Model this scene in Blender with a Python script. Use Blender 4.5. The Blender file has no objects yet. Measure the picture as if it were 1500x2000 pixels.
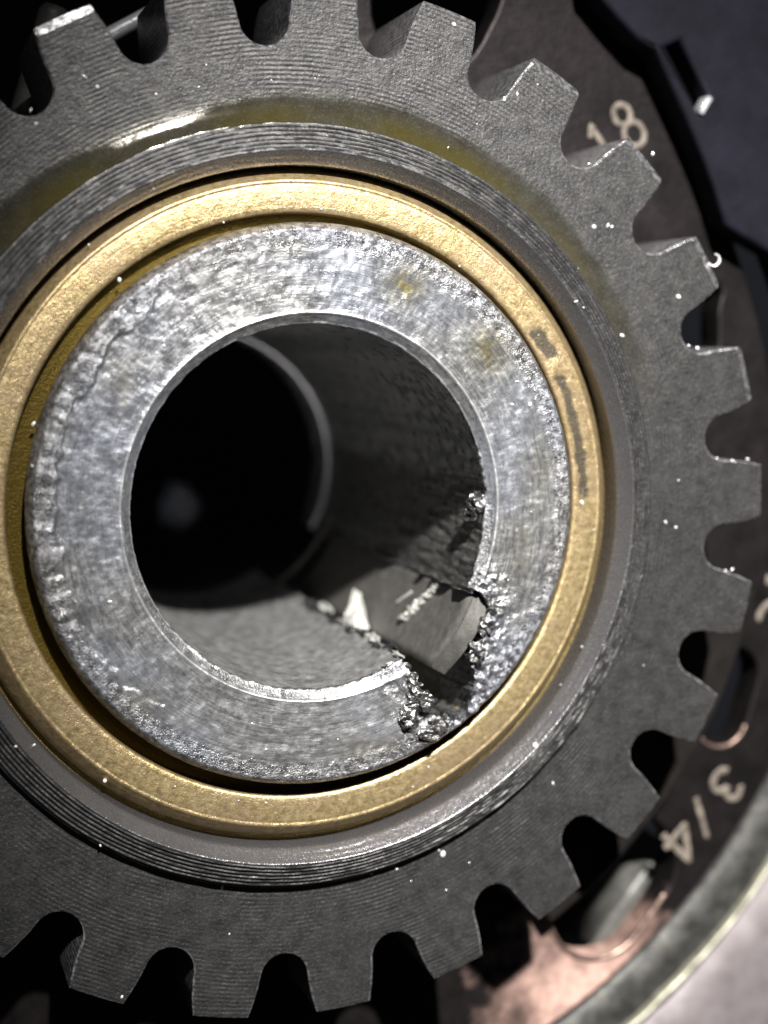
import bpy, bmesh, math, random
from mathutils import Vector, Matrix, noise
random.seed(7)
S = 0.001                                  # all modelling below is in millimetres
R_ = math.radians
sc = bpy.context.scene
col = sc.collection

# ------------------------------------------------------------------ camera
cam = bpy.data.cameras.new('camera'); cam_o = bpy.data.objects.new('camera', cam); col.objects.link(cam_o)
sc.camera = cam_o
CAM = Vector((-27.787, 11.338, 102.495))
ax = Vector((-255.649 - 750, 674.253 - 1000, 3057.871)).normalized()      # gear axis in camera frame (x right, y down)
zw = -ax
xw = Vector((1, 0, 0)); xw -= xw.dot(zw) * zw; xw.normalize()
yw = zw.cross(xw)
rot = Matrix(((xw.x, -xw.y, -xw.z), (yw.x, -yw.y, -yw.z), (zw.x, -zw.y, -zw.z)))
cam_o.matrix_world = Matrix.Translation(CAM * S) @ rot.to_4x4()
cam.sensor_fit = 'VERTICAL'; cam.sensor_height = 24; cam.sensor_width = 18
cam.lens = 3057.871 / 2000 * 24
cam.clip_start = 0.002; cam.clip_end = 10
cam.dof.use_dof = True; cam.dof.focus_distance = 0.1055; cam.dof.aperture_fstop = 13

# ------------------------------------------------------------------ world, lamps, exposure
w = bpy.data.worlds.new('World'); sc.world = w; w.use_nodes = True
w.node_tree.nodes['Background'].inputs[0].default_value = (0.80, 0.86, 1.0, 1)
w.node_tree.nodes['Background'].inputs[1].default_value = 0.017

def lamp(name, loc, aim, power, radius, spot, blend, colr):
    l = bpy.data.lights.new(name, 'SPOT'); o = bpy.data.objects.new(name, l); col.objects.link(o)
    l.energy = power; l.shadow_soft_size = radius * S; l.spot_size = R_(spot); l.spot_blend = blend; l.color = colr
    o.location = Vector(loc) * S
    o.rotation_euler = (Vector(aim) - Vector(loc)).to_track_quat('-Z', 'Y').to_euler()
lamp('torch', (-4, 190, 234), (29, -9, 0), 15.0, 6, 24, 1.0, (1.0, 0.97, 0.93))

sc.view_settings.view_transform = 'Standard'; sc.view_settings.look = 'None'
sc.view_settings.exposure = 0; sc.view_settings.gamma = 1
sc.view_settings.use_curve_mapping = False

# ------------------------------------------------------------------ node helpers
class NT:
    def __init__(s, name):
        s.m = bpy.data.materials.new(name); s.m.use_nodes = True
        s.t = s.m.node_tree; s.b = s.t.nodes['Principled BSDF']
        tc = s.n('ShaderNodeTexCoord')
        mp = s.n('ShaderNodeVectorMath', operation='SCALE'); mp.inputs['Scale'].default_value = 1000
        s.l(tc.outputs['Object'], mp.inputs[0]); s.mm = mp.outputs[0]
        fl = s.n('ShaderNodeVectorMath', operation='MULTIPLY'); fl.inputs[1].default_value = (1, 1, 0); s.l(s.mm, fl.inputs[0])
        ln = s.n('ShaderNodeVectorMath', operation='LENGTH'); s.l(fl.outputs[0], ln.inputs[0]); s.r = ln.outputs['Value']
        nm = s.n('ShaderNodeVectorMath', operation='NORMALIZE'); s.l(fl.outputs[0], nm.inputs[0]); s.dir = nm.outputs[0]
        sp = s.n('ShaderNodeSeparateXYZ'); s.l(s.mm, sp.inputs[0]); s.z = sp.outputs['Z']; s.x = sp.outputs['X']; s.y = sp.outputs['Y']
    def n(s, t, **k):
        nd = s.t.nodes.new(t)
        for a, v in k.items(): setattr(nd, a, v)
        return nd
    def l(s, a, b): s.t.links.new(a, b)
    def put(s, v, sock):
        if hasattr(v, 'links'): s.l(v, sock)
        else: sock.default_value = v
    def math(s, op, a, b=0.0, c=None):
        nd = s.n('ShaderNodeMath', operation=op); s.put(a, nd.inputs[0]); s.put(b, nd.inputs[1])
        if c is not None: s.put(c, nd.inputs[2])
        return nd.outputs[0]
    def polar(s, A, B):                    # streaks run round the axis: A small, B large
        a = s.n('ShaderNodeVectorMath', operation='SCALE'); s.l(s.dir, a.inputs[0]); a.inputs['Scale'].default_value = A
        c = s.n('ShaderNodeCombineXYZ'); s.l(s.math('MULTIPLY', s.r, B), c.inputs[2])
        ad = s.n('ShaderNodeVectorMath', operation='ADD'); s.l(a.outputs[0], ad.inputs[0]); s.l(c.outputs[0], ad.inputs[1])
        return ad.outputs[0]
    def noise(s, vec, scale, detail=3, rough=0.6, off=None):
        nd = s.n('ShaderNodeTexNoise'); nd.inputs['Scale'].default_value = scale; nd.inputs['Detail'].default_value = detail
        nd.inputs['Roughness'].default_value = rough
        if off is not None:
            o = s.n('ShaderNodeVectorMath', operation='ADD'); s.l(vec, o.inputs[0]); o.inputs[1].default_value = (off, off * 1.7, -off); vec = o.outputs[0]
        s.l(vec, nd.inputs['Vector']); return nd.outputs['Fac']
    def ramp(s, f, stops):
        nd = s.n('ShaderNodeValToRGB'); e = nd.color_ramp.elements
        while len(e) < len(stops): e.new(0.5)
        for k, (p, c) in enumerate(stops):
            e[k].position = p; e[k].color = (c, c, c, 1) if not isinstance(c, tuple) else (*c, 1)
        s.l(f, nd.inputs[0]); return nd.outputs[0]
    def mix(s, f, a, b):
        nd = s.n('ShaderNodeMix', data_type='RGBA'); s.put(f, nd.inputs[0])
        for v, k in ((a, 6), (b, 7)):
            if isinstance(v, tuple): nd.inputs[k].default_value = (*v, 1)
            else: s.l(v, nd.inputs[k])
        return nd.outputs[2]
    def attr(s, name):
        nd = s.n('ShaderNodeAttribute'); nd.attribute_name = name; return nd.outputs['Fac']
    def bump(s, h, dist, strength=1.0, prev=None):
        nd = s.n('ShaderNodeBump'); nd.inputs['Distance'].default_value = dist * S; s.put(strength, nd.inputs['Strength'])
        s.l(h, nd.inputs['Height'])
        if prev is not None: s.l(prev, nd.inputs['Normal'])
        return nd.outputs[0]
    def done(s, colr, rough, metal=1.0, nrm=None, spec=0.5, coat=0.0, aniso=None):
        if isinstance(colr, tuple): s.b.inputs['Base Color'].default_value = (*colr, 1)
        else: s.l(colr, s.b.inputs['Base Color'])
        s.put(rough, s.b.inputs['Roughness']); s.put(metal, s.b.inputs['Metallic'])
        s.put(coat, s.b.inputs['Coat Weight']); s.b.inputs['Coat Roughness'].default_value = 0.06
        if nrm is not None: s.l(nrm, s.b.inputs['Normal'])
        return s.m

# ------------------------------------------------------------------ materials
def m_gear():
    t = NT('dark turned steel')
    big = t.noise(t.mm, 0.16, 3); fine = t.noise(t.mm, 3.2, 4, 0.7); mott = t.noise(t.mm, 0.9, 4, 0.65)
    oil = t.attr('oil')
    c = t.mix(t.ramp(mott, [(0.30, 0.0), (0.72, 1.0)]), (0.040, 0.040, 0.043), (0.100, 0.098, 0.096))
    c = t.mix(t.math('MULTIPLY', t.ramp(t.noise(t.mm, 5.5, 3), [(0.52, 0.0), (0.72, 1.0)]), 0.5), c, (0.22, 0.216, 0.208))
    c = t.mix(t.math('MULTIPLY', t.ramp(t.noise(t.mm, 4.0, 3, 0.6, 12.0), [(0.32, 1.0), (0.48, 0.0)]), 0.6), c, (0.045, 0.045, 0.047))
    edge = t.attr('edge'); gloss = t.attr('gloss')
    c = t.mix(t.math('MULTIPLY', edge, t.ramp(t.noise(t.mm, 2.6, 3, 0.6, 17.0), [(0.40, 0.15), (0.62, 1.0)])), c, (0.60, 0.60, 0.62))
    c = t.mix(t.math('MULTIPLY', gloss, 0.55), c, (0.30, 0.295, 0.31))
    c = t.mix(t.math('MULTIPLY', oil, 0.9), c, (0.045, 0.036, 0.003))
    rg = t.math('MULTIPLY_ADD', fine, 0.22, t.math('MULTIPLY_ADD', t.noise(t.mm, 0.22, 4, 0.65, 40.0), 0.22, 0.24))
    rg = t.math('MULTIPLY_ADD', t.ramp(oil, [(0.1, 0.0), (0.55, 1.0)]), -0.42, rg)
    rg = t.math('MAXIMUM', t.math('MULTIPLY_ADD', t.math('ADD', edge, gloss), -0.20, rg), 0.07)
    ring = t.math('SINE', t.math('MULTIPLY', t.math('MULTIPLY_ADD', t.noise(t.mm, 0.25, 2, 0.5, 8.0), 0.35, t.r), 2 * math.pi / 0.305))
    ring2 = t.noise(t.polar(4, 3.4), 1.0, 3, 0.7)
    mask = t.math('MULTIPLY', t.ramp(big, [(0.44, 0.05), (0.60, 1.0)]), t.math('SUBTRACT', 1.0, t.ramp(oil, [(0.1, 0.0), (0.5, 1.0)])))
    n = t.bump(ring, 0.0085, mask)
    flat = t.math('SUBTRACT', 1.0, t.ramp(oil, [(0.1, 0.0), (0.5, 1.0)]))
    n = t.bump(ring2, 0.03, t.math('MULTIPLY', flat, 0.5), n)
    n = t.bump(fine, 0.055, flat, n)
    return t.done(c, rg, t.math('MULTIPLY', t.math('SUBTRACT', 1.0, oil), 0.74), n)
def m_steel():
    t = NT('bruised bright steel')
    streak = t.noise(t.polar(5, 5.5), 1.0, 5, 0.75); big = t.noise(t.mm, 0.20, 3, 0.55, 4.0); mott = t.noise(t.mm, 1.1, 5, 0.7, 9.0)
    fine = t.noise(t.mm, 4.2, 4, 0.75); spark = t.noise(t.mm, 8.0, 2, 0.6, 3.0)
    m2 = t.noise(t.polar(15, 3.0), 1.0, 5, 0.72, 2.5)
    m2 = t.mix(t.math('GREATER_THAN', t.z, 1.3), mott, m2)
    c = t.mix(t.ramp(m2, [(0.34, 0.0), (0.64, 1.0)]), (0.19, 0.192, 0.196), (0.51, 0.512, 0.512))
    c = t.mix(t.ramp(streak, [(0.36, 0.8), (0.50, 0.0)]), c, (0.13, 0.135, 0.155))
    c = t.mix(t.ramp(t.noise(t.mm, 0.11, 2, 0.5, 21.0), [(0.42, 0.0), (0.62, 0.7)]), c, (0.40, 0.43, 0.52)) if False else t.mix(t.math('MULTIPLY', t.ramp(t.noise(t.mm, 0.11, 2, 0.5, 21.0), [(0.42, 0.0), (0.62, 0.45)]), t.math('GREATER_THAN', t.z, 1.3)), c, (0.38, 0.42, 0.52))
    c = t.mix(t.math('MULTIPLY', t.attr('oil'), t.ramp(mott, [(0.35, 0.25), (0.6, 0.95)])), c, (0.145, 0.118, 0.03))
    c = t.mix(t.math('MULTIPLY', t.attr('rough'), t.ramp(t.noise(t.mm, 1.9, 4, 0.7, 2.0), [(0.44, 0.95), (0.56, 0.0)])), c, (0.065, 0.06, 0.06))
    c = t.mix(t.math('MULTIPLY', t.ramp(t.noise(t.mm, 3.4, 3, 0.6, 31.0), [(0.34, 1.0), (0.47, 0.0)]), 0.30), c, (0.10, 0.10, 0.105))
    c = t.mix(t.attr('edge'), c, (0.86, 0.86, 0.88))
    c = t.mix(t.math('MULTIPLY', t.attr('bore'), 0.22), c, (0.70, 0.695, 0.67))
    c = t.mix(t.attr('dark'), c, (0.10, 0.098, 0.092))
    rg = t.math('MULTIPLY_ADD', t.ramp(mott, [(0.35, 0.0), (0.65, 1.0)]), 0.30, 0.20)
    n = t.bump(streak, 0.05, 0.55)
    n = t.bump(mott, 0.06, t.math('MULTIPLY_ADD', t.attr('rough'), 0.32, 0.02), n)
    n = t.bump(fine, 0.045, t.math('MULTIPLY_ADD', t.attr('rough'), 0.6, 0.10), n)
    n = t.bump(t.ramp(spark, [(0.45, 0.0), (0.6, 1.0)]), 0.03, t.math('MULTIPLY_ADD', t.attr('rough'), 0.6, 0.15), n)
    return t.done(c, rg, t.math('MULTIPLY_ADD', t.attr('bore'), -0.10, 0.72), n)
def m_brass():
    t = NT('worn brass')
    mott = t.noise(t.mm, 2.2, 5, 0.75); big = t.noise(t.mm, 0.22, 3, 0.6, 6.0); fine = t.noise(t.mm, 5.0, 4, 0.75)
    c = t.mix(t.ramp(mott, [(0.33, 0.0), (0.66, 1.0)]), (0.30, 0.215, 0.095), (0.74, 0.585, 0.32))
    c = t.mix(t.ramp(big, [(0.45, 0.0), (0.65, 0.55)]), c, (0.50, 0.365, 0.24))
    c = t.mix(t.attr('oil'), c, (0.11, 0.075, 0.012))
    wn = t.math('ADD', t.attr('wear'), t.math('MULTIPLY', t.math('SUBTRACT', t.noise(t.mm, 1.9, 4, 0.7, 14.0), 0.5), 1.2))
    c = t.mix(t.math('MULTIPLY', t.ramp(wn, [(0.36, 0.0), (0.78, 0.85)]), t.ramp(t.attr('wear'), [(0.02, 0.0), (0.25, 1.0)])), c, (0.085, 0.08, 0.07))
    rg = t.math('MULTIPLY_ADD', fine, 0.25, 0.22)
    n = t.bump(t.noise(t.polar(5, 3.6), 1.0, 3, 0.7), 0.035, 0.6)
    n = t.bump(mott, 0.03, 0.6, n); n = t.bump(fine, 0.045, 0.9, n)
    return t.done(c, rg, 0.75, n)
def m_plate():
    t = NT('brown oxide plate'); a = t.noise(t.mm, 0.35, 4, 0.65); f = t.noise(t.mm, 1.6, 4, 0.7, 5.0)
    c = t.mix(t.ramp(a, [(0.32, 0.0), (0.68, 1.0)]), (0.012, 0.0105, 0.011), (0.030, 0.025, 0.0255))
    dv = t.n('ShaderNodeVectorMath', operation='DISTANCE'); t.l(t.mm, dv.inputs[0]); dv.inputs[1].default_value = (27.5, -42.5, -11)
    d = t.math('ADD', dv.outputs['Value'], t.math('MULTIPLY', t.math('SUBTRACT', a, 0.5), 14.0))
    paler = t.ramp(t.math('DIVIDE', d, 24.0), [(0.12, 1.0), (0.44, 0.0)])       # pinkish patch, strongest at its centre
    c = t.mix(t.math('MULTIPLY', paler, t.ramp(f, [(0.3, 0.6), (0.6, 1.0)])), c, (0.78, 0.51, 0.43))
    n = t.bump(f, 0.05, 0.8); n = t.bump(a, 0.08, 0.5, n)
    return t.done(c, t.math('MULTIPLY_ADD', f, 0.2, 0.34), t.math('MULTIPLY_ADD', paler, -0.45, 0.7), n)
def m_simple(name, c0, c1, sc_, rough, metal, bump_d=0.03, fine_sc=3.0, rv=0.2, spec=0.5):
    t = NT(name); a = t.noise(t.mm, sc_, 4, 0.65); f = t.noise(t.mm, fine_sc, 4, 0.7, 5.0)
    c = t.mix(t.ramp(a, [(0.32, 0.0), (0.68, 1.0)]), c0, c1)
    n = t.bump(f, bump_d, 0.8); n = t.bump(a, bump_d * 1.5, 0.5, n)
    t.b.inputs['Specular IOR Level'].default_value = spec
    return t.done(c, t.math('MULTIPLY_ADD', f, rv, rough - rv / 2), metal, n)
GEAR = m_gear(); STEEL = m_steel(); BRASS = m_brass()
KEY = m_simple('grey key steel', (0.095, 0.093, 0.086), (0.165, 0.161, 0.150), 1.3, 0.55, 0.4, 0.05, 4.0)
TORN = m_simple('torn bright steel', (0.05, 0.048, 0.046), (0.42, 0.42, 0.42), 1.6, 0.20, 0.9, 0.10, 5.0)
FLAKE = m_simple('pale flake metal', (0.40, 0.40, 0.37), (0.66, 0.66, 0.63), 1.5, 0.45, 0.45, 0.06, 3.0)
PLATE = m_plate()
MARK = m_simple('tan engraved paint', (0.07, 0.058, 0.048), (0.24, 0.205, 0.17), 1.4, 0.7, 0.0, 0.03)
LIP = m_simple('lit pinkish edge', (0.22, 0.15, 0.125), (0.42, 0.30, 0.25), 0.8, 0.38, 0.8, 0.03)
RIM = m_simple('yellow passivated rim', (0.022, 0.022, 0.022), (0.088, 0.087, 0.080), 0.6, 0.5, 0.6, 0.06, 1.5)
YEL = m_simple('yellow passivated edge', (0.20, 0.198, 0.15), (0.46, 0.45, 0.36), 0.7, 0.4, 0.6, 0.06, 1.5)
FLANGE = m_simple('oily brown flange', (0.007, 0.0062, 0.0058), (0.016, 0.014, 0.013), 0.45, 0.6, 0.0, 0.04, 1.5, 0.2, 0.06)
MAUVE = m_simple('mauve grey casting', (0.16, 0.14, 0.145), (0.24, 0.215, 0.22), 0.4, 0.6, 0.2, 0.05, 1.2)
BLACK = m_simple('blue black plastic', (0.004, 0.004, 0.0075), (0.009, 0.0085, 0.0155), 0.3, 0.6, 0.0, 0.04, 1.0, 0.2, 0.15)
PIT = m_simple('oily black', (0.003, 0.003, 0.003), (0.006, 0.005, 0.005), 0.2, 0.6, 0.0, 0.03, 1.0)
GREY = m_simple('dull grey block', (0.08, 0.08, 0.074), (0.19, 0.19, 0.175), 0.7, 0.5, 0.3, 0.05, 2.0)
GLINT = m_simple('near-white metal', (0.80, 0.80, 0.86), (0.95, 0.95, 1.0), 2.0, 0.25, 0.6, 0.02)
SPECK = m_simple('bright specks', (0.85, 0.84, 0.82), (0.95, 0.95, 0.94), 2.0, 0.2, 0.3, 0.01)

# ------------------------------------------------------------------ mesh helpers
def obj(name, verts, faces, mat, parent=None, smooth=True, attrs=None):
    me = bpy.data.meshes.new(name)
    me.from_pydata([(x * S, y * S, z * S) for x, y, z in verts], [], faces); me.validate(); me.update()
    me.materials.append(mat)
    for k, vals in (attrs or {}).items():
        a = me.attributes.new(k, 'FLOAT', 'POINT'); a.data.foreach_set('value', vals)
    if smooth: me.polygons.foreach_set('use_smooth', [True] * len(me.polygons))
    bm = bmesh.new(); bm.from_mesh(me); bmesh.ops.recalc_face_normals(bm, faces=bm.faces); bm.to_mesh(me); bm.free()
    o = bpy.data.objects.new(name, me); col.objects.link(o)
    if parent is not None:
        o.parent = parent; o.matrix_parent_inverse = parent.matrix_basis.inverted()
    return o
def tag(o, label=None, cat=None, group=None, kind=None):
    for k, v in (('label', label), ('category', cat), ('group', group), ('kind', kind)):
        if v: o[k] = v
    return o
def thing(name, label, cat, loc=(0, 0, 0), group=None):
    o = bpy.data.objects.new(name, None); col.objects.link(o); o.location = Vector(loc) * S; o.empty_display_size = 0.005
    return tag(o, label, cat, group)
def sharp(o, deg=32):
    bm = bmesh.new(); bm.from_mesh(o.data)
    for e in bm.edges:
        if len(e.link_faces) == 2 and e.calc_face_angle(0) > R_(deg): e.smooth = False
    bm.to_mesh(o.data); bm.free(); return o
def lathe(name, prof, n, mat, parent=None, disp=None, close=False, attrs=None, a0=0, a1=360, ctr=(0, 0)):
    full = abs(a1 - a0) >= 360; m = n if full else n + 1
    V = []; F = []; P = len(prof); AT = {k: [] for k in (attrs or {})}
    for i in range(m):
        a = R_(a0 + (a1 - a0) * i / n); ca, sa = math.cos(a), math.sin(a)
        for j, (r, z) in enumerate(prof):
            if disp: r, z = disp(r, z, a, j)
            V.append((ctr[0] + r * ca, ctr[1] + r * sa, z))
            for k, f in (attrs or {}).items(): AT[k].append(f(r, z, a, j))
    for i in range(n):
        i2 = (i + 1) % m
        for j in range(P - 1 + (1 if close else 0)):
            j2 = (j + 1) % P
            F.append((i * P + j, i2 * P + j, i2 * P + j2, i * P + j2))
    return obj(name, V, F, mat, parent, True, AT)
def sstep(a, b, x):
    t = max(0.0, min(1.0, (x - a) / (b - a))); return t * t * (3 - 2 * t)
def fbm(x, y, z, o=4): return noise.fractal(Vector((x, y, z)), 1.0, 2.0, o)
def az_of(x, y): return math.degrees(math.atan2(y, x))
def inpoly(x, y, P):
    c = False; j = len(P) - 1
    for i in range(len(P)):
        (xi, yi), (xj, yj) = P[i], P[j]
        if (yi > y) != (yj > y) and x < (xj - xi) * (y - yi) / (yj - yi) + xi: c = not c
        j = i
    return c
def blob(name, c, size, seed, mat, parent, rough=0.55, sub=3, stretch=(1, 1, 1), smooth=True):
    bm = bmesh.new(); bmesh.ops.create_icosphere(bm, subdivisions=sub, radius=1.0)
    V = []
    for v in bm.verts:
        p = v.co; q_ = Vector((p.x * 1.1 + seed, p.y * 1.1, p.z * 1.1 - seed)); k = 1 + rough * (1.2 - 2.6 * abs(noise.noise(q_)) - 1.2 * abs(noise.noise(q_ * 2.3)))
        q = p * k * size; V.append((c[0] + q.x * stretch[0], c[1] + q.y * stretch[1], c[2] + q.z * stretch[2]))
    F = [tuple(v.index for v in f.verts) for f in bm.faces]; bm.free()
    return obj(name, V, F, mat, parent, smooth)
def slab(name, outline, z0, z1, mat, parent=None, holes=(), bev=0.0):
    """flat sheet with holes: filled 2D curve turned into a mesh (z0 bottom, z1 top)"""
    cu = bpy.data.curves.new(name, 'CURVE'); cu.dimensions = '2D'; cu.fill_mode = 'BOTH'
    for ring in [outline, *holes]:
        sp = cu.splines.new('POLY'); sp.points.add(len(ring) - 1); sp.use_cyclic_u = True
        for p, (x, y) in zip(sp.points, ring): p.co = (x * S, y * S, 0, 1)
    cu.extrude = (z1 - z0) / 2 * S - bev * S; cu.bevel_depth = bev * S; cu.bevel_resolution = 2
    if bev: cu.offset = -bev * S
    co = bpy.data.objects.new(name, cu); col.objects.link(co)
    dg = bpy.context.evaluated_depsgraph_get(); me = bpy.data.meshes.new_from_object(co.evaluated_get(dg))
    bpy.data.objects.remove(co); bpy.data.curves.remove(cu)
    for v in me.vertices: v.co.z += (z0 + z1) / 2 * S
    me.materials.clear(); me.materials.append(mat); me.name = name
    o = bpy.data.objects.new(name, me); col.objects.link(o)
    if parent is not None: o.parent = parent; o.matrix_parent_inverse = parent.matrix_basis.inverted()
    return o
def ring_pts(r, n=180, c=(0, 0), a0=0, a1=360):
    return [(c[0] + r * math.cos(R_(a0 + (a1 - a0) * i / n)), c[1] + r * math.sin(R_(a0 + (a1 - a0) * i / n))) for i in range(n)]
def obround(c, ang, half, r, n=14):
    """slot: centre, long-axis angle, half straight length, end radius"""
    u = (math.cos(R_(ang)), math.sin(R_(ang))); P = []
    for s in (1, -1):
        for i in range(n + 1):
            b = R_(ang + (0 if s > 0 else 180) - 90 + 180 * i / n)
            P.append((c[0] + s * half * u[0] + r * math.cos(b), c[1] + s * half * u[1] + r * math.sin(b)))
    return P
def ribbon(name, line, wid, z, mat, parent, thick=0.10):
    """rounded stroke following a polyline on a flat surface"""
    bm = bmesh.new()
    P = [Vector((x, y, 0)) for x, y in line]; V = []; F = []; K = 8
    closed = (P[0] - P[-1]).length < 1e-6
    if closed: P = P[:-1]
    n = len(P)
    for i, p in enumerate(P):
        a = P[i - 1] if (i or closed) else p; b = P[(i + 1) % n] if (i < n - 1 or closed) else p
        t = (b - a).normalized(); nn = Vector((-t.y, t.x, 0))
        for k in range(K):
            g = 2 * math.pi * k / K; q = p + nn * (wid / 2 * math.cos(g)) * (1 + 0.18 * fbm(p.x * 2, p.y * 2, k * 0.0))
            V.append((q.x, q.y, z + thick * math.sin(g)))
    for i in range(n if closed else n - 1):
        for k in range(K):
            F.append((i * K + k, ((i + 1) % n) * K + k, ((i + 1) % n) * K + (k + 1) % K, i * K + (k + 1) % K))
    if not closed: F += [tuple(range(K)), tuple((n - 1) * K + k for k in range(K))]
    bm.free(); return obj(name, V, F, mat, parent)
def dense(line, step=0.15):
    out = []
    for (x0, y0), (x1, y1) in zip(line[:-1], line[1:]):
        n = max(1, int(math.hypot(x1 - x0, y1 - y0) / step))
        out += [(x0 + (x1 - x0) * i / n, y0 + (y1 - y0) * i / n) for i in range(n)]
    return out + [line[-1]]

# ------------------------------------------------------------------ what lies below: dark floor of the housing
ZP = -11.0                                  # top of the engraved plate
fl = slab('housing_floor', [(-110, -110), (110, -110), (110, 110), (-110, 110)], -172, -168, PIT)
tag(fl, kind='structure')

# engraved plate with its openings
pl = thing('index_plate', 'dark brown plate with tan engraved 18 and 3/4 under the toothed gear', 'plate', (0, 0, ZP - 3))
outer = []
for i in range(240):
    a = -180 + 360 * i / 240
    r = 50.4 - 6.6 * sstep(-24, -8, a) * (1 - sstep(60, 70, a)) + 2.6 * sstep(24, 46, a) * (1 - sstep(60, 70, a))
    r -= (r - 23.5) * sstep(84, 87, a) + (r - 23.5) * (1 - sstep(-150, -147, a))
    outer.append((r * math.cos(R_(a)), r * math.sin(R_(a))))
holeA = obround((13.6, 37.4), 62, 1.2, 4.6)
holeB = [(33.6, 16.4), (33.2, 14.0), (33.3, 10.6), (34.6, 9.6), (37.4, 9.8), (38.0, 11.4), (37.9, 14.2), (38.3, 15.8), (37.0, 17.2), (34.6, 17.2)]
holeC = obround((29.3, -33.2), 52, 2.0, 4.55)
holeD = obround((39.6, -18.0), 74, 1.9, 2.4)
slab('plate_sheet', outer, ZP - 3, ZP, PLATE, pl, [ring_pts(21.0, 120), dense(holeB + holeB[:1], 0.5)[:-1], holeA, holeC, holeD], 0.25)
def lip(pts, i0, i1, wid, name='lit_edge'):
    n = len(pts); line = [pts[k % n] for k in range(i0, i1)]
    ribbon(name, dense(line, 0.25), wid, ZP - 0.10, LIP, pl, 0.22)
lip(holeC, -11, 1, 0.5); lip(holeD, -11, 0, 0.35)  # edges facing the torch, drawn in a brighter colour to look lit
# numbers
def stroke(line, wid=0.62, step=0.15): ribbon('engraved_stroke', dense(line, step), wid, ZP + 0.02, MARK, pl, 0.07)
def frame(o, right, up, sc_):
    def f(u, v): return (o[0] + (right[0] * u + up[0] * v) * sc_, o[1] + (right[1] * u + up[1] * v) * sc_)
    return f
def arcp(cx, cy, rx, ry, a0, a1, n=18): return [(cx + rx * math.cos(R_(a0 + (a1 - a0) * i / n)), cy + ry * math.sin(R_(a0 + (a1 - a0) * i / n))) for i in range(n + 1)]
# "18": reading direction up-right, tops to the upper left
f = frame((27.35, 26.9), (0.80, 0.60), (-0.60, 0.80), 1.0)
for g in ([(-0.55, 1.05), (0.05, 1.75), (0.05, -1.2)], arcp(2.75, 0.95, 0.72, 0.80, 0, 360), arcp(2.75, -0.85, 0.86, 0.98, 0, 360)):
    stroke([f(*p) for p in g], 0.55)
# "3/4": tops outward
f = frame((37.3, -28.2), (-0.70, -0.715), (0.715, -0.70), 1.0)
stroke([f(*p) for p in arcp(-3.65, 0.72, 0.72, 0.66, 165, -80) + arcp(-3.6, -0.72, 0.95, 0.78, 80, -165)])
stroke([f(-0.95, -1.6), f(0.75, 1.7)], 0.5)
stroke([f(*p) for p in [(3.25, -1.75), (3.25, 1.75), (1.35, -0.75), (3.95, -0.75)]])
# stroke of a further mark at the right edge
f = frame((43.6, -11.0), (-0.22, -0.97), (0.97, -0.22), 1.0)
stroke([f(*p) for p in [(-2.6, -1.2), (-2.7, 1.4)]], 0.8); stroke([f(*p) for p in arcp(0.6, 0.3, 1.5, 1.35, 80, 285)], 0.6)

seg = [(41.4 * math.cos(R_(a)), 41.4 * math.sin(R_(a))) for a in range(-57, -11)] + [(31.5 * math.cos(R_(a)), 31.5 * math.sin(R_(a))) for a in range(-12, -58, -1)]
fs = slab('flange_segment', seg, -10.75, -8.4, FLANGE, None, (), 0.3)
tag(fs, 'dark brown flange segment behind the teeth beside the 3/4 marking', 'flange')
# rim ring and flange outside the plate
rr = thing('rim_ring', 'yellow-green edged raised ring round the plate at lower right', 'ring', (0, 0, -16))
lathe('ring_body', [(51.2, -16), (51.2, -12.6), (51.8, -11.9), (53.6, -11.6), (54.3, -11.5), (54.8, -11.45), (55.6, -11.4), (55.7, -16)], 150, RIM, rr,
      lambda r, z, a, j: (r + 0.10 * fbm(a * 14, r, 1.0), z + 0.14 * fbm(a * 18, r * 0.8, 3.0)), False, None, -100, -6)
lathe('ring_edge', [(54.85, -11.5), (54.9, -11.0), (55.1, -10.75), (55.3, -10.8), (55.45, -11.1), (55.5, -11.5)], 150, YEL, rr,
      lambda r, z, a, j: (r + 0.10 * fbm(a * 14, r, 1.0), z + 0.14 * fbm(a * 18, r * 0.8, 3.0)), False, None, -100, -6)
cs = lathe('casting_face', [(51.3, -19.2), (51.3, -16.2), (55.8, -16.1), (55.9, -12.6), (60, -12.4), (80, -12.2), (80, -19.2)], 120, MAUVE, None,
           lambda r, z, a, j: (r, z + 0.2 * fbm(a * 8, r * 0.2, 0.0)), False, None, -110, -2)
tag(cs, 'mauve grey flat casting at the bottom right corner outside the rim ring', 'casting')
gb = slab('grey_block', [(29.5, -40.0), (36.5, -31.5), (40.0, -34.0), (33.5, -42.5)], -20, -15.4, GREY, None, (), 0.4)
tag(gb, 'dull grey metal block seen through the round bright-edged opening', 'block')

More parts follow.
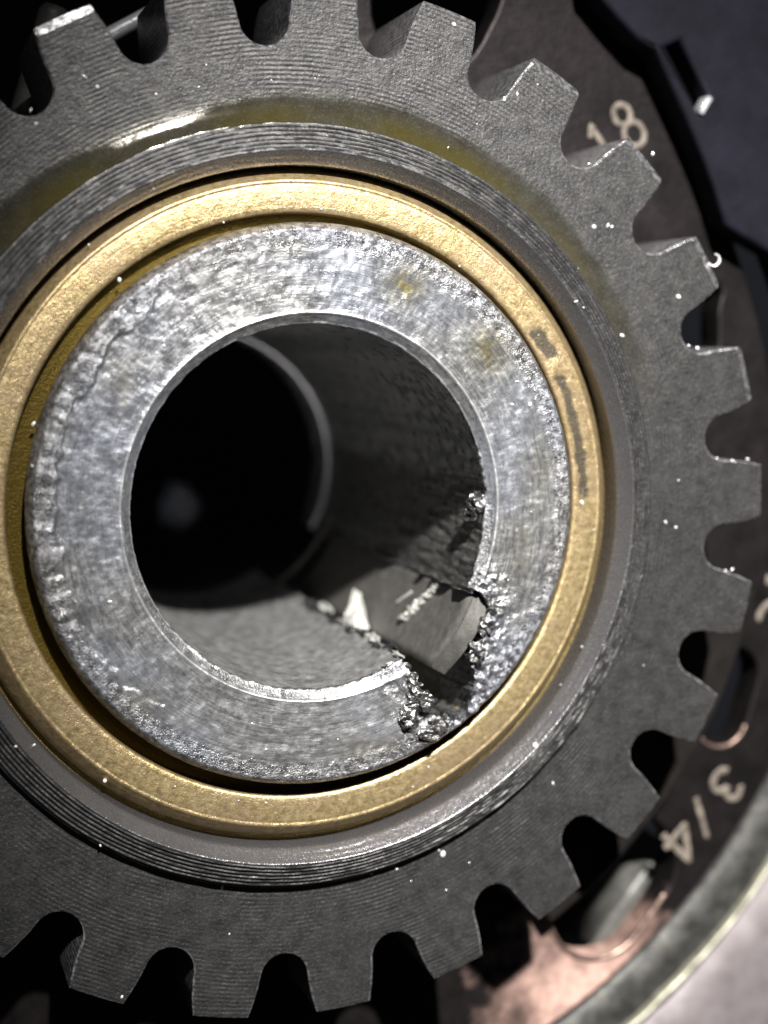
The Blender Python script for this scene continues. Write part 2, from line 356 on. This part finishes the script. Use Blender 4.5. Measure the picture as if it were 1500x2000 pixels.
# blue-black housing at upper right with a slot, and a near-white painted clip at the slot's end
hs_out = [(24.4, 38.6), (26.6, 36.4), (28.6, 34.6), (30.2, 33.9), (31.6, 31.4), (33.0, 28.9), (34.6, 25.8), (35.6, 23.6), (36.6, 20.8), (38.2, 19.9), (41.0, 18.6), (44, 12), (62, 10), (70, 60), (30, 66)]
hs = slab('black_housing', hs_out, -10.8, -8.0, BLACK, None, [[(30.7, 34.0), (32.3, 34.7), (35.0, 30.4), (34.1, 29.2)]], 0.35)
tag(hs, 'blue-black plastic housing with a slanted slot at upper right', 'housing')
u = Vector((34.95 - 34.15, 30.45 - 29.15, 0)).normalized(); nn = Vector((u.y, -u.x, 0)); c0 = Vector((34.55, 29.85, 0))
cl = slab('slot_glint', [tuple((c0 + u * a + nn * b).xy) for a, b in ((-0.75, -0.2), (0.75, -0.2), (0.75, 0.2), (-0.75, 0.2))], -9.2, -7.7, GLINT, None, (), 0.08)  # near-white strip; the glint is put into its colour
tag(cl, 'tiny near-white painted clip at the lower end of the black housing slot', 'glint')

# bare metal parts showing through the tooth gaps at the top
def rod(name, p, q, rad, mat, label, cat):
    p, q = Vector(p), Vector(q); d = (q - p).normalized(); u = d.orthogonal().normalized(); v = d.cross(u); V = []; F = []; K = 14
    prof_ = [(0, 0.7), (0.06, 1.0)] + [(t_ / 10, 1.0 + 0.05 * fbm(t_, rad, 2.0)) for t_ in range(1, 10)] + [(0.94, 1.0), (1, 0.7)]
    for t_, k_ in prof_:
        for g in range(K):
            b = 2 * math.pi * g / K; V.append(tuple(p + (q - p) * t_ + (u * math.cos(b) + v * math.sin(b)) * rad * k_))
    for i in range(len(prof_) - 1):
        for g in range(K): F.append((i * K + g, i * K + (g + 1) % K, (i + 1) * K + (g + 1) % K, (i + 1) * K + g))
    F += [tuple(range(K)), tuple(len(V) - K + g for g in range(K))]
    return tag(obj(name, V, F, mat), label, cat)
rod('metal_pin', (-11.5, 33.0, -13.5), (-4.6, 36.9, -12.5), 0.55, GLINT, 'bright slanted pin seen in the second tooth gap from the left', 'pin')
rod('metal_stud', (-16.6, 27.6, -16), (-14.2, 35.6, -15), 1.1, GREY, 'grey stud seen through the leftmost dark tooth gap', 'stud')
rod('support_bar', (-24, 42.5, -17), (12, 41.0, -17), 2.4, GREY, 'grey round bar crossing behind the top teeth', 'bar')

# ------------------------------------------------------------------ gear
NT_ = 25; PH = 72.794; RIN = 30.6; TH = 10.7
gear = thing('gear', 'dark steel gear with squared teeth and ring-turned face round the brass bushing', 'gear', (0, 0, -TH))
def oil_amount(r, a):
    d = math.degrees(a); d = (d + 180) % 360 - 180
    k = sstep(8, 50, d) * (1 - sstep(125, 185, d if d > -90 else d + 360))
    k *= 0.75 + 0.5 * fbm(math.cos(a) * 3, math.sin(a) * 3, 2.0)
    wdt = 2.6 + 0.9 * fbm(math.cos(a) * 2.2, math.sin(a) * 2.2, 7.0)
    if r < 25.9: return 0.0
    return max(0.0, min(1.0, k)) * (1 - sstep(0.5, wdt, r - 26.0))
prof = [(23.2, -TH), (23.2, -0.6), (23.2, 0.55), (23.22, 0.70)]
prof += [(23.22 + (23.98 - 23.22) * i / 8, 0.70 + 0.96 * i / 8) for i in range(1, 9)]
prof += [(24.02, 1.70), (24.10, 1.71)]
NG = 6
for g in range(NG):                          # turned steps on the shoulder
    r0 = 24.18 + g * 0.29; z0 = 1.66 - g * 0.155
    prof += [(r0, z0), (r0 + 0.10, z0 + 0.02), (r0 + 0.17, z0 - 0.02), (r0 + 0.20, z0 - 0.19), (r0 + 0.26, z0 - 0.20)]
prof += [(25.97, 0.66), (26.03, 0.55), (26.05, 0.30), (26.08, 0.05), (26.2, -0.06), (26.4, -0.08), (26.6, -0.02), (26.75, 0.0), (27.0, 0.0), (27.3, 0.0), (27.7, 0.0), (28.2, 0.0), (28.8, 0.0), (29.4, 0.0), (30.0, 0.0), (RIN, 0.0), (RIN, -TH)]
def gear_disp(r, z, a, j):
    d = math.degrees(a); d = (d + 180) % 360 - 180
    if 26.04 <= r <= 27.8 and z > -1:
        m = sstep(60, 100, d) * (1 - sstep(114, 140, d))
        t = (27.8 - r) / 1.75; z = max(z, m * 0.46 * t * t)
    if 24.1 < r < 26 and z > 0.3:
        z += 0.035 * fbm(math.cos(a) * 22, math.sin(a) * 22, r * 1.6, 3); r += 0.03 * fbm(math.cos(a) * 12, math.sin(a) * 12, r, 3)
        k = sstep(-46, -38, d) * (1 - sstep(-28, -20, d)) + 0.5 * sstep(-75, -64, d) * (1 - sstep(-55, -48, d))
        if k > 0: z += k * 0.09 * fbm(math.cos(a) * 30, math.sin(a) * 30, r * 2.2, 4)      # bruised arc of the shoulder
    return r, z
body = lathe('gear_body', prof, 720, GEAR, gear, gear_disp, False, {'oil': lambda r, z, a, j: oil_amount(r, a) if z > -1 else 0, 'gloss': lambda r, z, a, j: (1.0 if r < 24.1 else 0.0)})
sharp(body, 38)

def tooth_outline():
    """(radius, angle offset in degrees) from the middle of one gap to the middle of the next"""
    half = []                               # from gap centre to tip corner, local x tangential from gap centre, y radial
    rb = 1.70; cy = 31.0 + rb
    for i in range(9):
        b = R_(-90 + 78 * i / 8); half.append((rb * math.cos(b), cy + rb * math.sin(b)))
    x0, y0 = half[-1]
    for i in range(1, 9):
        t = i / 8; half.append((x0 + (2.50 - x0) * (0.55 * t + 0.45 * t * t), y0 + (35.46 - y0) * t))
    pitch = 360 / NT_
    L = [(math.hypot(x, y), -pitch / 2 + math.degrees(math.atan2(x, y))) for x, y in half]
    tip = [(35.55, -pitch / 2 + pitch * 0 + L[-1][1] + pitch / 2 + (-2 * L[-1][1]) * i / 10) for i in range(1, 10)]
    return L + tip + [(r, -a) for r, a in reversed(L)]
OUT = tooth_outline()
for k in range(NT_):
    ac = PH - 360 / NT_ * k; rnd = random.Random(k)
    pts = []
    for r, a in OUT:
        ta = R_(ac + a); pts.append(Vector((r * math.cos(ta), r * math.sin(ta))))
    # resample finely
    fine = []
    for p, q in zip(pts[:-1], pts[1:]):
        n = max(1, int((q - p).length / 0.22))
        for i in range(n): fine.append(p + (q - p) * i / n)
    fine.append(pts[-1]); n = len(fine)
    cham = {1: 0.75, 2: 0.55, 3: 0.7, 4: 0.62, 0: 0.25, 22: 0.55, 21: 0.7, 23: 0.5}.get(k, 0.12)
    V = []; inner = []
    for i, p in enumerate(fine):
        t = (fine[min(i + 1, n - 1)] - fine[max(i - 1, 0)]).normalized(); nrm = Vector((t.y, -t.x))
        if nrm.dot(p - Vector((33.2 * math.cos(R_(ac)), 33.2 * math.sin(R_(ac))))) < 0 and p.length > 32.2: nrm = -nrm
        rad = p.normalized()
        if p.length <= 32.2 and nrm.dot(rad) < 0: nrm = -nrm
        istip = sstep(35.30, 35.5, p.length)
        b = (0.10 + 0.05 * rnd.random()) * (1 - istip) + cham * istip
        if i in (0, n - 1): nrm = rad
        fr = p - nrm * b + Vector((rnd.uniform(-1, 1), rnd.uniform(-1, 1))) * 0.018
        lim = 35.55 - cham * (0.9 + 0.2 * fbm(p.x * 2, p.y * 2, k))
        if fr.length > lim: fr = fr * (lim / fr.length)
        dz = 0.24 if k in (21, 22, 23) and istip > 0.5 else 0.8
        V += [(fr.x, fr.y, 0.0), (p.x, p.y, -max(0.10, b * dz)), (p.x, p.y, -TH)]
        d0 = math.atan2(p.y, p.x); inner.append((d0, (fr.x, fr.y, 0.0)))
    F = []; E_ = [0.9 if q % 3 < 2 else 0.0 for q in range(len(V))]
    for i in range(n - 1):
        A = i * 3; B = A + 3
        F += [(A, A + 1, B + 1, B), (A + 1, A + 2, B + 2, B + 1)]
    o0 = len(V); V += [q for _, q in inner]
    ds = [inner[0][0] + ((inner[-1][0] - inner[0][0] + math.pi) % (2 * math.pi) - math.pi) * q / 16 for q in range(17)]
    V += [(RIN * math.cos(d), RIN * math.sin(d), 0.0) for d in reversed(ds)]
    F.append(tuple(range(o0, len(V)))); E_ += [0.0] * (len(V) - o0)
    th = obj('tooth', V, F, GEAR, gear, True, {'oil': [0.0] * len(V), 'edge': E_, 'gloss': [0.0] * len(V)}); sharp(th, 28)

# ------------------------------------------------------------------ brass bushing
bush = thing('bushing', 'brass bushing ring between the gear and the hollow shaft', 'bushing', (0, 0, -TH))
bp = [(19.72, -TH), (19.72, -0.9), (19.74, 0.30), (19.80, 0.46), (19.92, 0.52)]
bp += [(19.92 + (21.55 - 19.92) * i / 9, 0.52 + 0.03 * math.sin(math.pi * i / 9) - 0.02 * i / 9) for i in range(1, 9)]
bp += [(21.42, 0.50), (21.50, 0.55), (21.60, 0.54), (21.68, 0.42), (21.76, 0.30), (21.9, 0.12), (22.12, -0.22), (22.28, -0.5), (22.40, -0.75), (22.45, -1.1), (22.45, -TH)]
bp = [(19.78 + (r - 19.72) * 1.16, z) for r, z in bp]
def brass_wear(r, z, a, j):
    d = math.degrees(a); d = (d + 180) % 360 - 180
    if not (19.9 < r < 21.6 and z > 0.2): return 0
    w1 = 0.25 * fbm(math.cos(a) * 9, math.sin(a) * 9, 1.0, 3); w2 = 0.22 * fbm(math.cos(a) * 12, math.sin(a) * 12, 5.0, 3)
    e1 = 0.8 * fbm(r * 1.1, 3.0, 0.0, 2)
    p1 = sstep(27.8 + e1, 30.2 + e1, d) * (1 - sstep(34.8 + e1, 37.4 + e1, d)) * sstep(19.95 + w1, 20.45 + w1, r) * (1 - sstep(21.0 + w2, 21.5 + w2, r))
    p2 = sstep(-4 + 2 * e1, 2 + 2 * e1, d) * (1 - sstep(25.2 + e1, 26.4 + e1, d)) * sstep(20.0 + w1, 20.5 + w1, r) * (1 - sstep(20.8 + w2, 21.4 + w2, r))
    return min(1, p1 + 0.85 * p2)
lathe('ring', bp, 720, BRASS, bush,
      lambda r, z, a, j: (r, z + (0.014 * fbm(math.cos(a) * 30, math.sin(a) * 30, r * 1.5, 4) - 0.04 * brass_wear(r, z, a, j) if z > 0.1 else 0)), False,
      {'wear': brass_wear, 'oil': lambda r, z, a, j: 0.55 * (1 - sstep(0.2, 0.4, z)) if r < 20 else 0.35 * (1 - sstep(-0.9, -0.2, z))}, ctr=(-0.05, 0.26))
lathe('outer_groove', [(22.3, -1.5), (22.8, -1.42), (23.1, -1.40), (23.35, -1.30)], 360, BRASS, bush, None, False, {'wear': lambda *q: 0, 'oil': lambda *q: 0.85})
lathe('oil_groove', [(18.5, -0.55), (19.0, -0.5), (19.5, -0.5), (20.3, -0.42)], 360, BRASS, bush, None, False, {'wear': lambda *q: 0, 'oil': lambda *q: 1.0}, ctr=(0.2, 0.4))

# ------------------------------------------------------------------ hollow shaft
shaft = thing('hollow_shaft', 'bruised bright steel hollow shaft end with a torn keyway', 'shaft', (0, 0, -44))
NOTCH = [(10.8, -5.3), (12.3, -5.95), (12.7, -6.9), (12.15, -8.9), (11.05, -10.4), (11.8, -11.5), (11.2, -13.9), (9.9, -14.5), (8.3, -14.2), (7.4, -11.8), (6.3, -10.1), (5.6, -9.0)]
KA0, KA1 = -58.2, -29.3; SX, SY = 0.30, 0.42
ZF = 2.0; RW = 12.36
sp_ = [(18.6, -44), (18.75, -6), (18.85, -1.2), (18.95, 0.2), (19.0, 1.0)]
sp_ += [(19.03 - 0.10 * i, ZF) for i in range(0, 59)]
sp_ += [(13.17, ZF), (13.14, ZF + 0.035), (13.09, ZF + 0.04), (13.04, ZF), (12.98, ZF - 0.10), (12.85, ZF - 0.20), (12.70, ZF - 0.31), (12.56, ZF - 0.42), (12.48, ZF - 0.46), (12.44, ZF - 0.45), (12.39, ZF - 0.50), (RW, ZF - 0.62)]
zz = ZF - 0.75
while zz > -34.5:
    sp_.append((RW, zz)); zz -= 0.35 if zz > -8 else 0.8
sp_ += [(RW, -35.0), (12.75, -35.15), (12.8, -37.5), (12.55, -40.5), (12.35, -40.9), (12.5, -44)]
def d_(a): return (math.degrees(a) + 180) % 360 - 180
def near_notch(x, y):
    return min(math.hypot(x - a, y - b) for a, b in NOTCH[1:11])
def shaft_disp(r, z, a, j):
    d = math.degrees(a); d = (d + 180) % 360 - 180; ca, sa = math.cos(a), math.sin(a); x, y = SX + r * ca, SY + r * sa
    jag = 0.9 * fbm(x * 0.8, y * 0.8, z * 0.6 + 3, 3)
    inkey = KA0 + jag * 0.8 < d < KA1 + jag * 0.7
    if z > 1.5 and r > 12.45:                                     # the face
        nx, ny = x + 0.30 * fbm(x * 1.3, y * 1.3, 0, 3), y + 0.30 * fbm(x * 1.3, y * 1.3, 5, 3)
        if inpoly(nx, ny, NOTCH):
            if inkey and r < 15.4: return 16.4, -15.0
            return r + 2.2, -15.5 + 0.8 * fbm(x, y, 0, 3)
        h = -0.9 * max(0, (r - 18.45) / 0.55) ** 2
        h += 0.05 * fbm(x * 0.7, y * 0.7, 1, 3)
        left = sstep(95, 125, abs((d + 360) % 360 - 0) if d > 0 else 360 + d) if True else 0
        dd = d if d > 0 else d + 360                                # 0..360
        led = 17.1 + 0.9 * fbm(ca * 6, sa * 6, 1, 4) + 0.06 * fbm(ca * 24, sa * 24, 1, 3)
        led = min(led, 17.45)
        h += 0.20 * sstep(led - 0.04, led + 0.09, r) * (0.25 + 0.75 * sstep(125, 150, dd)) * sstep(95, 112, dd) * (1 - sstep(215, 245, dd)) * (0.6 + 0.9 * abs(fbm(ca * 9, sa * 9, 4, 2)))
        band = sstep(16.8, 17.8, r) * (1 - 0.85 * sstep(18.1, 18.5, r))
        h += band * 0.05 * fbm(x * 1.6, y * 1.6, 3.0, 4)
        h += 0.02 * fbm(ca * 50, sa * 50, r * 2.0, 3)
        q = near_notch(x, y)
        if q < 2.6: h += (1 - q / 2.6) * (0.42 * fbm(x * 1.7, y * 1.7, 8, 4) + 0.10)
        h += 0.05 * (1 - sstep(12.95, 13.35, r))
        return r, z + h
    if z <= 2.1 and r < 13.2:
        if inkey: return 16.4, min(z, -15.0)
        if z > -2.5:
            k = 0.10 if d < 20 and d > -150 else 0.04
            r += k * fbm(ca * 30, sa * 30, z * 1.5, 4) * (1 if z > 0.6 else 0.5)
        lowr = sstep(-125, -100, d) * (1 - sstep(-70, -50, d))
        e = min(abs(d - KA0), abs(d - KA1))
        if abs(d - KA0) < 6: r -= (1 - e / 6) * 0.35 * max(0, fbm(x * 1.2, y * 1.2, z * 0.9, 4) + 0.15)
        if KA1 <= d < KA1 + 9: r += 0.62 * (1 - (d - KA1) / 9)
        if KA1 < d < 8: r += 0.13 * fbm(x * 1.8, y * 1.8, z * 0.35, 4)
        r += 0.03 * fbm(ca * 3, sa * 3, z * 1.1, 3)
    return r, z
def shaft_rough(r, z, a, j):
    d = math.degrees(a); d = (d + 180) % 360 - 180
    x, y = SX + r * math.cos(a), SY + r * math.sin(a)
    if z < 1.0:
        return 0.85 * sstep(KA1 - 1, KA1 + 1, d) * (1 - sstep(6, 10, d)) + (0.25 if d < KA0 else 0)
    return min(1, 0.8 * sstep(16.8, 18.0, r) + (0.8 * (1 - near_notch(x, y) / 3.5) if near_notch(x, y) < 3.5 else 0) + (0.5 if r < 12.9 and d < 0 else 0))
def shaft_oil(r, z, a, j):
    x, y = SX + r * math.cos(a), SY + r * math.sin(a)
    v = math.exp(-((x - 6.6) / 1.7) ** 2 - ((y - 15.3) / 1.5) ** 2) + 0.9 * math.exp(-((x - 12.6) / 1.3) ** 2 - ((y - 11.0) / 1.6) ** 2) + 0.5 * math.exp(-((x + 1.5) / 1.5) ** 2 - ((y - 17.6) / 0.7) ** 2) + 0.5 * math.exp(-((x + 12.6) / 1.2) ** 2 - ((y - 9) / 2) ** 2)
    v += 0.35 * math.exp(-((x - 15.2) / 1.2) ** 2 - ((y + 3.0) / 2.6) ** 2)
    v += 0.45 * math.exp(-((x + 11.5) / 2.0) ** 2 - ((y + 12.0) / 1.5) ** 2) + 0.5 * math.exp(-((x - 5.0) / 3.2) ** 2 - ((y + 16.2) / 0.8) ** 2) + 0.4 * math.exp(-((x - 16.6) / 0.9) ** 2 - ((y - 4.0) / 3.2) ** 2)
    if z < 0.9 and r > 18: v += 0.8
    return min(1, v)
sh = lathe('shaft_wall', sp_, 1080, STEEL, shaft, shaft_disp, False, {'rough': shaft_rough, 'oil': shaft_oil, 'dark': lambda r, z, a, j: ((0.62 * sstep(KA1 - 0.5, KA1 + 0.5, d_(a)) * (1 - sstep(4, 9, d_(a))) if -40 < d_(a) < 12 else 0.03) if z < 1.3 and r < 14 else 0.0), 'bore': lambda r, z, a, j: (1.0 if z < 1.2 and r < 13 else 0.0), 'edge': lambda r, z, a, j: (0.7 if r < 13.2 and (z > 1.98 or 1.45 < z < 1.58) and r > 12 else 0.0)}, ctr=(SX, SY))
sharp(sh, 50)
lathe('far_edge', [(12.6, -38.2), (12.35, -38.4), (12.25, -38.6), (12.35, -38.85), (12.6, -39.0)], 90, GLINT, shaft, None, True, None, -30, 82, ctr=(SX, SY))  # near-white arc: lit part of the far rim put into the colour
lathe('far_edge', [(12.7, -34.6), (12.36, -34.75), (12.3, -34.85), (12.36, -34.95), (12.7, -35.1)], 180, KEY, shaft, None, True, None, ctr=(SX, SY))
# torn lumps left at the keyway
for s_, (c, sz, st) in enumerate([((6.9, -14.3, 2.15), 0.75, (1, 1, .6)), ((7.7, -13.1, 2.2), 0.7, (1, 1, .7)), ((8.5, -15.2, 2.05), 0.65, (1.2, 1, .6)), ((7.2, -12.0, 2.1), 0.6, (1, 1, .6)),
        ((9.4, -14.7, 2.1), 0.5, (1, 1, .7)), ((11.75, -9.9, 2.25), 0.65, (1, 1.2, .7)), ((12.5, -8.2, 2.2), 0.45, (1, 1, .6)), 
        ((13.1, -6.9, 2.1), 0.38, (1, 1, .6)), ((12.3, 0.45, 0.9), 0.42, (1, 1, 1.2)), ((12.15, -0.35, 0.2), 0.5, (.8, 1, 1.2)), ((6.2, -10.9, 1.2), 0.45, (1.3, .8, .8)), ((5.5, -11.9, 1.5), 0.4, (1.4, .8, .6))]):
    blob('torn_burr', c, sz, s_ * 3.1, TORN, shaft, 0.7, 3, (st[0] * random.uniform(.7, 1.3), st[1] * random.uniform(.7, 1.3), st[2]), False)
for s_ in range(12):                          # burr line down the lower edge of the keyway
    z = 0.4 - s_ * 2.1; a = R_(KA0 - 1.0 + 1.2 * math.sin(s_ * 2.3)); r = 12.3
    blob('torn_burr', (SX + r * math.cos(a), SY + r * math.sin(a), z), 0.20 + 0.20 * random.random(), 40 + s_ * 1.7, TORN if s_ % 3 else FLAKE, shaft, 0.8, 2, (random.uniform(.6, 1.4), random.uniform(.5, 1.0), random.uniform(2.0, 4.0)), False)

# ------------------------------------------------------------------ the key lying in the keyway
key = thing('shaft_key', 'grey steel key wedged in the torn keyway of the shaft', 'key', (10.7, -8.7, -34))
K1 = Vector((11.75, -5.82)); K2 = Vector((8.75, -11.02)); KN = Vector((0.866, -0.5)); kt = 1.55
V = []; F = []; NW, NL = 26, 60
def key_end(t):                               # rounded near end
    return 0.9 + 1.35 * math.sin(math.pi * min(1, max(0, 0.12 + t * 0.82))) - 0.75 * t
for side in (0, 1):
    for i in range(NW + 1):
        t = i / NW; p = K1 + (K2 - K1) * t + KN * (kt * side)
        e = min(t, 1 - t); p2 = p + KN * (0.22 * (1 - sstep(0, 0.06, e)) * (1 - side))
        for j in range(NL + 1):
            s2 = (j / NL) ** 1.6; z = key_end(t) * (1 - s2) + (-33.5) * s2
            b = 0.25 * (1 - sstep(0, 0.02, s2)) * (1 - side)
            n_ = 0.05 * fbm(p.x * 1.2, p.y * 1.2, z * 0.8, 3) * (1 - side)
            q = p2 + KN * (b + n_); V.append((q.x, q.y, z))
M = (NW + 1) * (NL + 1)
for i in range(NW):
    for j in range(NL):
        a = i * (NL + 1) + j
        F += [(a, a + 1, a + NL + 2, a + NL + 1), (M + a, M + a + NL + 1, M + a + NL + 2, M + a + 1)]
for i in range(NW):
    a = i * (NL + 1); F += [(a, a + NL + 1, M + a + NL + 1, M + a), (a + NL, M + a + NL, M + a + NL + 1 + NL, a + NL + 1 + NL)]
for j in range(NL):
    a = j; F.append((a, M + a, M + a + 1, a + 1)); a = NW * (NL + 1) + j; F.append((a, a + 1, M + a + 1, M + a))
kb = obj('key_body', V, F, KEY, key, True); sharp(kb, 35)
# bright gouge across the key face, made of torn crumbs
for s_ in range(30):
    t = s_ / 29; p = K1 + (K2 - K1) * (0.09 + 0.53 * t) - KN * 0.02; z = -4.8 - 2.7 * t + 0.3 * random.uniform(-1, 1)
    blob('gouge_crumb', (p.x, p.y, z), 0.10 + 0.12 * random.random(), 80 + s_ * 1.3, FLAKE, key, 0.8, 2, (random.uniform(.7, 1.5), random.uniform(.7, 1.5), random.uniform(1.0, 2.6)), False)
for s_ in range(7):
    p = K1 + (K2 - K1) * (0.30 + 0.03 * s_) - KN * 0.02
    blob('gouge_crumb', (p.x, p.y, -9.0 - 0.25 * s_), 0.09, 120 + s_, FLAKE, key, 0.5, 2, (1, 1, 1.3))

# ------------------------------------------------------------------ loose flake standing against the key
fp = [(8.45, -8.07, -16.22), (8.96, -8.45, -15.82), (8.89, -9.5, -14.62), (8.78, -10.69, -13.22), (8.24, -11.0, -12.82), (7.04, -11.33, -12.34), (6.26, -11.15, -12.5), (6.6, -10.57, -13.22), (7.07, -9.74, -14.22), (7.59, -9.26, -14.82)]
cen = sum((Vector(p) for p in fp), Vector()) / len(fp)
tow = (CAM - cen).normalized()
ring = []
for p, q in zip(fp, fp[1:] + fp[:1]):
    for i in range(4): ring.append(Vector(p) + (Vector(q) - Vector(p)) * i / 4)
V = []; F = []; n = len(ring); LV = 5
for lay, (off, shr) in enumerate([(-0.35, 0.0), (0.0, 0.0), (0.10, 0.12), (0.16, 0.45), (0.22, 0.75)]):
    for i, p in enumerate(ring):
        q = p + (cen - p) * shr + tow * (off + (0.30 * fbm(p.x * 1.5, p.y * 1.5, lay, 3) if lay > 1 else 0)) + Vector((fbm(p.x * 3, p.y * 3, 1), fbm(p.x * 3, p.y * 3, 6), 0)) * 0.10
        V.append(tuple(q))
for lay in range(LV - 1):
    for i in range(n): F.append((lay * n + i, lay * n + (i + 1) % n, (lay + 1) * n + (i + 1) % n, (lay + 1) * n + i))
F += [tuple(range(n))]; V.append(tuple(cen + tow * 0.25)); F += [((LV - 1) * n + i, (LV - 1) * n + (i + 1) % n, LV * n) for i in range(n)]
fk = obj('metal_flake', V, F, FLAKE, None, False)
tag(fk, 'pale pointed metal flake leaning on the grey key inside the bore', 'metal flake')

# pale fragment far down inside the bore
fg = blob('metal_fragment', (5.6, -7.3, -76), 1.6, 5.0, GLINT, None, 0.6, 3, (1.0, 1.2, 0.8))
tag(fg, 'blurred pale fragment deep down inside the dark bore', 'fragment')

# ------------------------------------------------------------------ scattered bright specks of swarf
SPK = [(-14.25, 28.26), (-13.45, 27.67), (-9.7, 27.4), (-6.4, 29.41), (-6.92, 27.99), (-2.06, 28.66), (-17.34, 25.2), (22.82, 19.73), (22.5, 19.83), (21.42, 19.7), (28.25, 14.83), (29.17, 11.31), (29.89, 11.12), (31.7, 3.0), (33.0, 2.78), (34.3, 2.87), (27.56, -1.63), (28.41, -2.04), (33.22, -5.39), (32.66, -5.48), (10.18, -25.0), (16.6, -17.14), (18.75, -20.56), (6.69, -25.73), (4.78, -25.86), (-13.82, -17.5), (-18.49, -14.41), (-19.67, -14.28), (-14.3, -21.66), (-5.96, -25.69), (-12.96, -32.58), (-5.5, -29.06), (15.43, 28.62), (14.48, 28.19), (16.96, 29.35), (10.75, 33.02), (20.95, 24.08), (25.97, 24.97), (-17.64, 26.04), (23.77, 12.04), (19.3, 14.38), (19.9, 13.95), (20.5, 0.1)]
SPS = [(6.53, 14.56), (-14.24, 17.72), (-17.98, 6.35), (-18.26, 3.77), (14.77, 8.84), (15.75, 7.24), (14.41, 7.26), (-9.8, 11.31), (-12.35, 15.51), (-16.06, 6.8), (-13.54, -5.13)]
def surf_z(x, y):
    r = math.hypot(x, y)
    if r < 18.9: return 2.02
    if r < 22.0: return 0.56
    if r < 24.0: return 0.42 + (r - 22.72)
    if r < 26.0: return 1.66 - (r - 24.18) * 0.53
    return 0.0
dots = [(x, y, random.uniform(0.09, 0.17)) for x, y in SPK + SPS] + [(10.18, -25.0, 0.24), (28.25, 14.83, 0.2)]
for i in range(45):
    a = random.uniform(-2.2, 2.4); r = random.choice((random.uniform(13.2, 18.6), random.uniform(20, 21.6), random.uniform(22.9, 30.5)))
    dots.append((r * math.cos(a), r * math.sin(a), random.uniform(0.035, 0.085)))
V = []; F = []
bm = bmesh.new(); bmesh.ops.create_icosphere(bm, subdivisions=2, radius=1.0)
bv = [tuple(v.co) for v in bm.verts]; bf = [tuple(v.index for v in f.verts) for f in bm.faces]; bm.free()
for x, y, s_ in dots:
    if inpoly(x, y, NOTCH): continue
    o = len(V); z = surf_z(x, y)
    e1, e2, ga = random.uniform(0.7, 1.5), random.uniform(0.5, 1.0), random.uniform(0, 3.1); cg, sg = math.cos(ga), math.sin(ga)
    V += [(x + (a * e1 * cg - b * e2 * sg) * s_, y + (a * e1 * sg + b * e2 * cg) * s_, z + c * s_ * 0.7) for a, b, c in bv]; F += [tuple(o + k for k in f) for f in bf]
spk = obj('metal_specks', V, F, SPECK)
tag(spk, 'tiny bright metal specks scattered over the gear, bushing and shaft', 'specks', kind='stuff')

cv = [(31.35 + 0.42 * math.cos(R_(a)) , 17.55 + 0.42 * math.sin(R_(a)), -0.55 + 0.25 * i / 16) for i, a in enumerate(range(-150, 91, 15))]
V = []; F = []; K = 6
for i, p in enumerate(cv):
    a = R_(-150 + 15 * i); wv = 0.11 * (1 - 0.5 * abs(i / 8 - 1))
    for g in range(K):
        b = 2 * math.pi * g / K; V.append((p[0] + wv * math.cos(b) * math.cos(a), p[1] + wv * math.cos(b) * math.sin(a), p[2] + wv * math.sin(b) * 1.6))
for i in range(len(cv) - 1):
    for g in range(K): F.append((i * K + g, i * K + (g + 1) % K, (i + 1) * K + (g + 1) % K, (i + 1) * K + g))
F += [tuple(range(K)), tuple(len(V) - K + g for g in range(K))]
tag(obj('metal_curl', V, F, SPECK), 'tiny bright curled shaving clinging to a tooth tip at right', 'metal curl')
